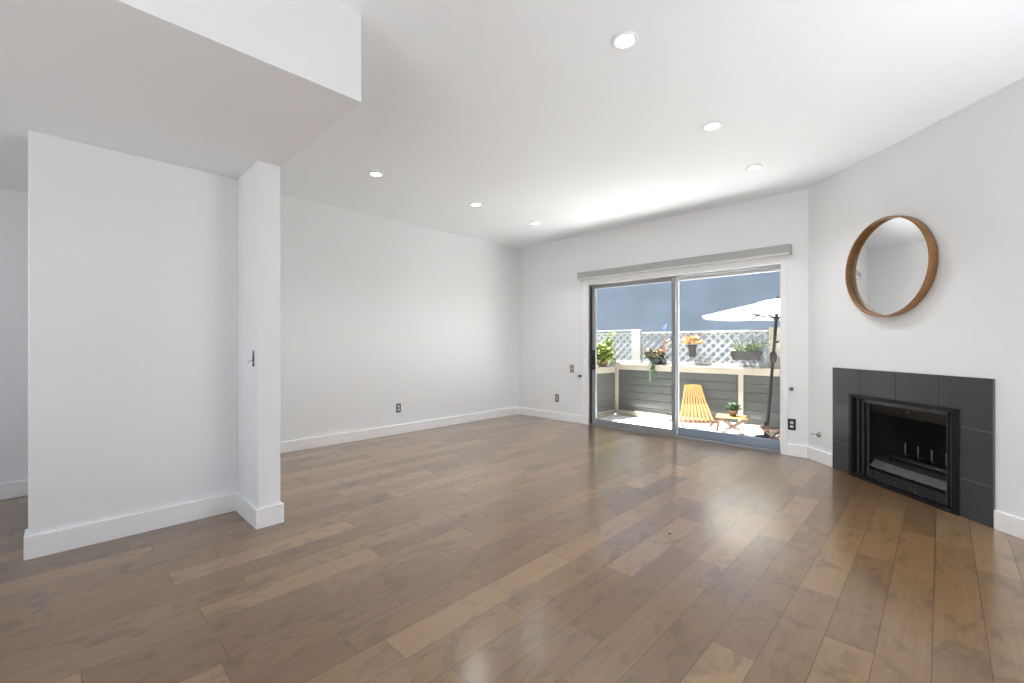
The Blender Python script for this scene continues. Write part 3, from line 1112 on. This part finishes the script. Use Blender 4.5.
for x in (-0.14, 0.14):
    MB().tube([(x, 0.08, 0.06), (x, 0.098, 0.10), (x, 0.112, 0.2), (x, 0.142, 0.215), (x, 0.150, 0.18)], 0.005, 8).build('hook', POLE, tp)
m = MB()
for cx_, n_, L_ in ((-0.13, 26, 0.16), (-0.02, 34, 0.28), (0.08, 26, 0.2), (0.17, 34, 0.26)):
    tuft(m, (cx_, 0, 0.13), n_, L_, 0.022, 0.05, 0.55, 0.25)
m.build('foliage', LEAFS, tp, fix=False)

# small dark pot with pale orange rosettes on the lattice
op = thing('hanging_pot', 'narrow dark pot with pale orange leaves hanging on the lattice', 'hanging pot', (-3.295, 8.16, 0.93))
m = MB().lathe([(0, 0), (0.055, 0), (0.072, 0.20), (0.078, 0.205), (0.078, 0.225), (0.066, 0.225), (0.064, 0.19), (0, 0.19)], 28)
m.build('pot', CLAY, op)
MB().tube([(0, 0.066, 0.17), (0, 0.095, 0.24), (0, 0.11, 0.26), (0, 0.118, 0.22)], 0.005, 8).build('hook', POLE, op)
m = MB()
for dx, dz in ((-0.09, 0.23), (0.0, 0.25), (0.10, 0.24), (0.04, 0.31), (-0.05, 0.3)):
    tuft(m, (dx, -0.01, dz), 26, 0.10, 0.034, 0.04, 0.45, 0.1)
m.build('foliage', LEAFO, op, fix=False)

# basket with trailing plant at the middle of the door
hb = thing('flower_basket', 'flower basket with reddish blooms and a trailing vine on the fence shelf', 'flower basket', (-3.97, 8.10, 0.772))
m = MB().lathe([(0, 0), (0.09, 0), (0.13, 0.10), (0.135, 0.13), (0.12, 0.13), (0.115, 0.10), (0, 0.10)], 30)
m.build('basket', CLAY, hb)
m = MB()
tuft(m, (0.0, -0.02, 0.13), 120, 0.09, 0.04, 0.15, 0.45)
tuft(m, (-0.12, -0.04, 0.11), 70, 0.085, 0.036, 0.09, 0.4)
tuft(m, (0.12, -0.04, 0.11), 60, 0.085, 0.036, 0.09, 0.4)
# vine hanging over the shelf edge
for s_ in range(3):
    x_ = -0.03 + s_ * 0.03
    for k in range(16):
        z_ = 0.06 - k * 0.024 * (1 - 0.15 * s_)
        y_ = -0.155 - 0.01 * math.sin(k)
        m.leaf((x_ + random.uniform(-.02, .02), y_, z_), (random.uniform(-1, 1), -0.4, -0.7), (0, -1, 0.3), 0.055, 0.03, 0.2)
m.build('foliage', LEAFG, hb, fix=False)
m = MB()
for q_ in range(18):
    x_ = random.uniform(-0.2, 0.22)
    tuft(m, (x_, random.uniform(-0.14, 0.0), 0.2 + random.uniform(-0.05, 0.08)), 9, 0.05, 0.03, 0.02, 0.5, 0.1)
for q_ in range(9):
    tuft(m, (0.14 + 0.011 * q_, 0.0, 0.2 + 0.03 * q_), 5, 0.07, 0.025, 0.03, 0.6, 0.1)
m.build('flowers', LEAFR, hb, fix=False)

# leafy plant on the side fence
sp2 = thing('leafy_shrub', 'tall yellow-green leafy plant on the side fence at far left', 'plant', (FXC - 0.13, 7.74, 0.713))
MB().lathe([(0, 0), (0.085, 0), (0.105, 0.10), (0.11, 0.12), (0.10, 0.12), (0.095, 0.10), (0, 0.10)], 24).build('pot', TERRA, sp2)
m = MB()
stem_tops = []
for k in range(9):
    a_ = 2 * PI * k / 9
    p1 = Vector((0.05 * math.cos(a_), 0.10 * math.sin(a_), 0.12))
    p3 = Vector((0.12 * math.cos(a_), 0.36 * math.sin(a_), random.uniform(0.34, 0.55)))
    p2 = (p1 + p3) / 2 + Vector((0, 0, 0.06))
    m.tube([p1, p2, p3], [0.008, 0.006, 0.003], 6)
    stem_tops.append((p1, p2, p3))
m.build('stems', LEAFG, sp2)
m = MB()
for p1, p2, p3 in stem_tops + [(Vector((0, 0.25, 0.2)), Vector((0, 0.3, 0.45)), Vector((0.02, 0.34, 0.72)))]:
    for k in range(52):
        t = random.random()
        c_ = p1.lerp(p2, t * 2) if t < 0.5 else p2.lerp(p3, t * 2 - 1)
        d = Vector((random.uniform(-1, 1), random.uniform(-1, 1), random.uniform(-0.3, 0.9)))
        m.leaf(c_ + d * 0.03, d, (0, 0, 1), random.uniform(0.07, 0.13), random.uniform(0.035, 0.06), 0.3)
for k in range(240):
    d = Vector((random.uniform(-1, 1), random.uniform(-1, 1), random.uniform(-0.3, 0.8)))
    m.leaf(Vector((0.06, 0.0, 0.06)) + Vector((random.uniform(-.14, .09), random.uniform(-.36, .34), random.uniform(0, .28))), d, (0, 0, 1), 0.09, 0.045, 0.3)
m.build('foliage', LEAFY, sp2, fix=False)

# unidentified bright blue scrap, built as cloth, over the lattice top
bl = thing('blue_cloth', 'small bright blue pennant sticking up above the lattice', 'fabric', (-3.87, 8.26, 1.408))
MB().tube([(0, 0.0, 0.0), (0.02, 0.0, 0.14)], 0.005, 8).build('stick', LATT, bl)
m = MB()
pv = [(-0.085, -0.012, 0.03), (0.01, -0.012, 0.045), (0.055, -0.012, 0.145), (0.02, -0.004, 0.155), (-0.04, -0.018, 0.075)]
m.bm.faces.new([m.bm.verts.new(p) for p in pv])
cl = m.build('folded_fabric', BLUE, bl)
sm_ = cl.modifiers.new('cloth', 'SOLIDIFY')
sm_.thickness = 0.006
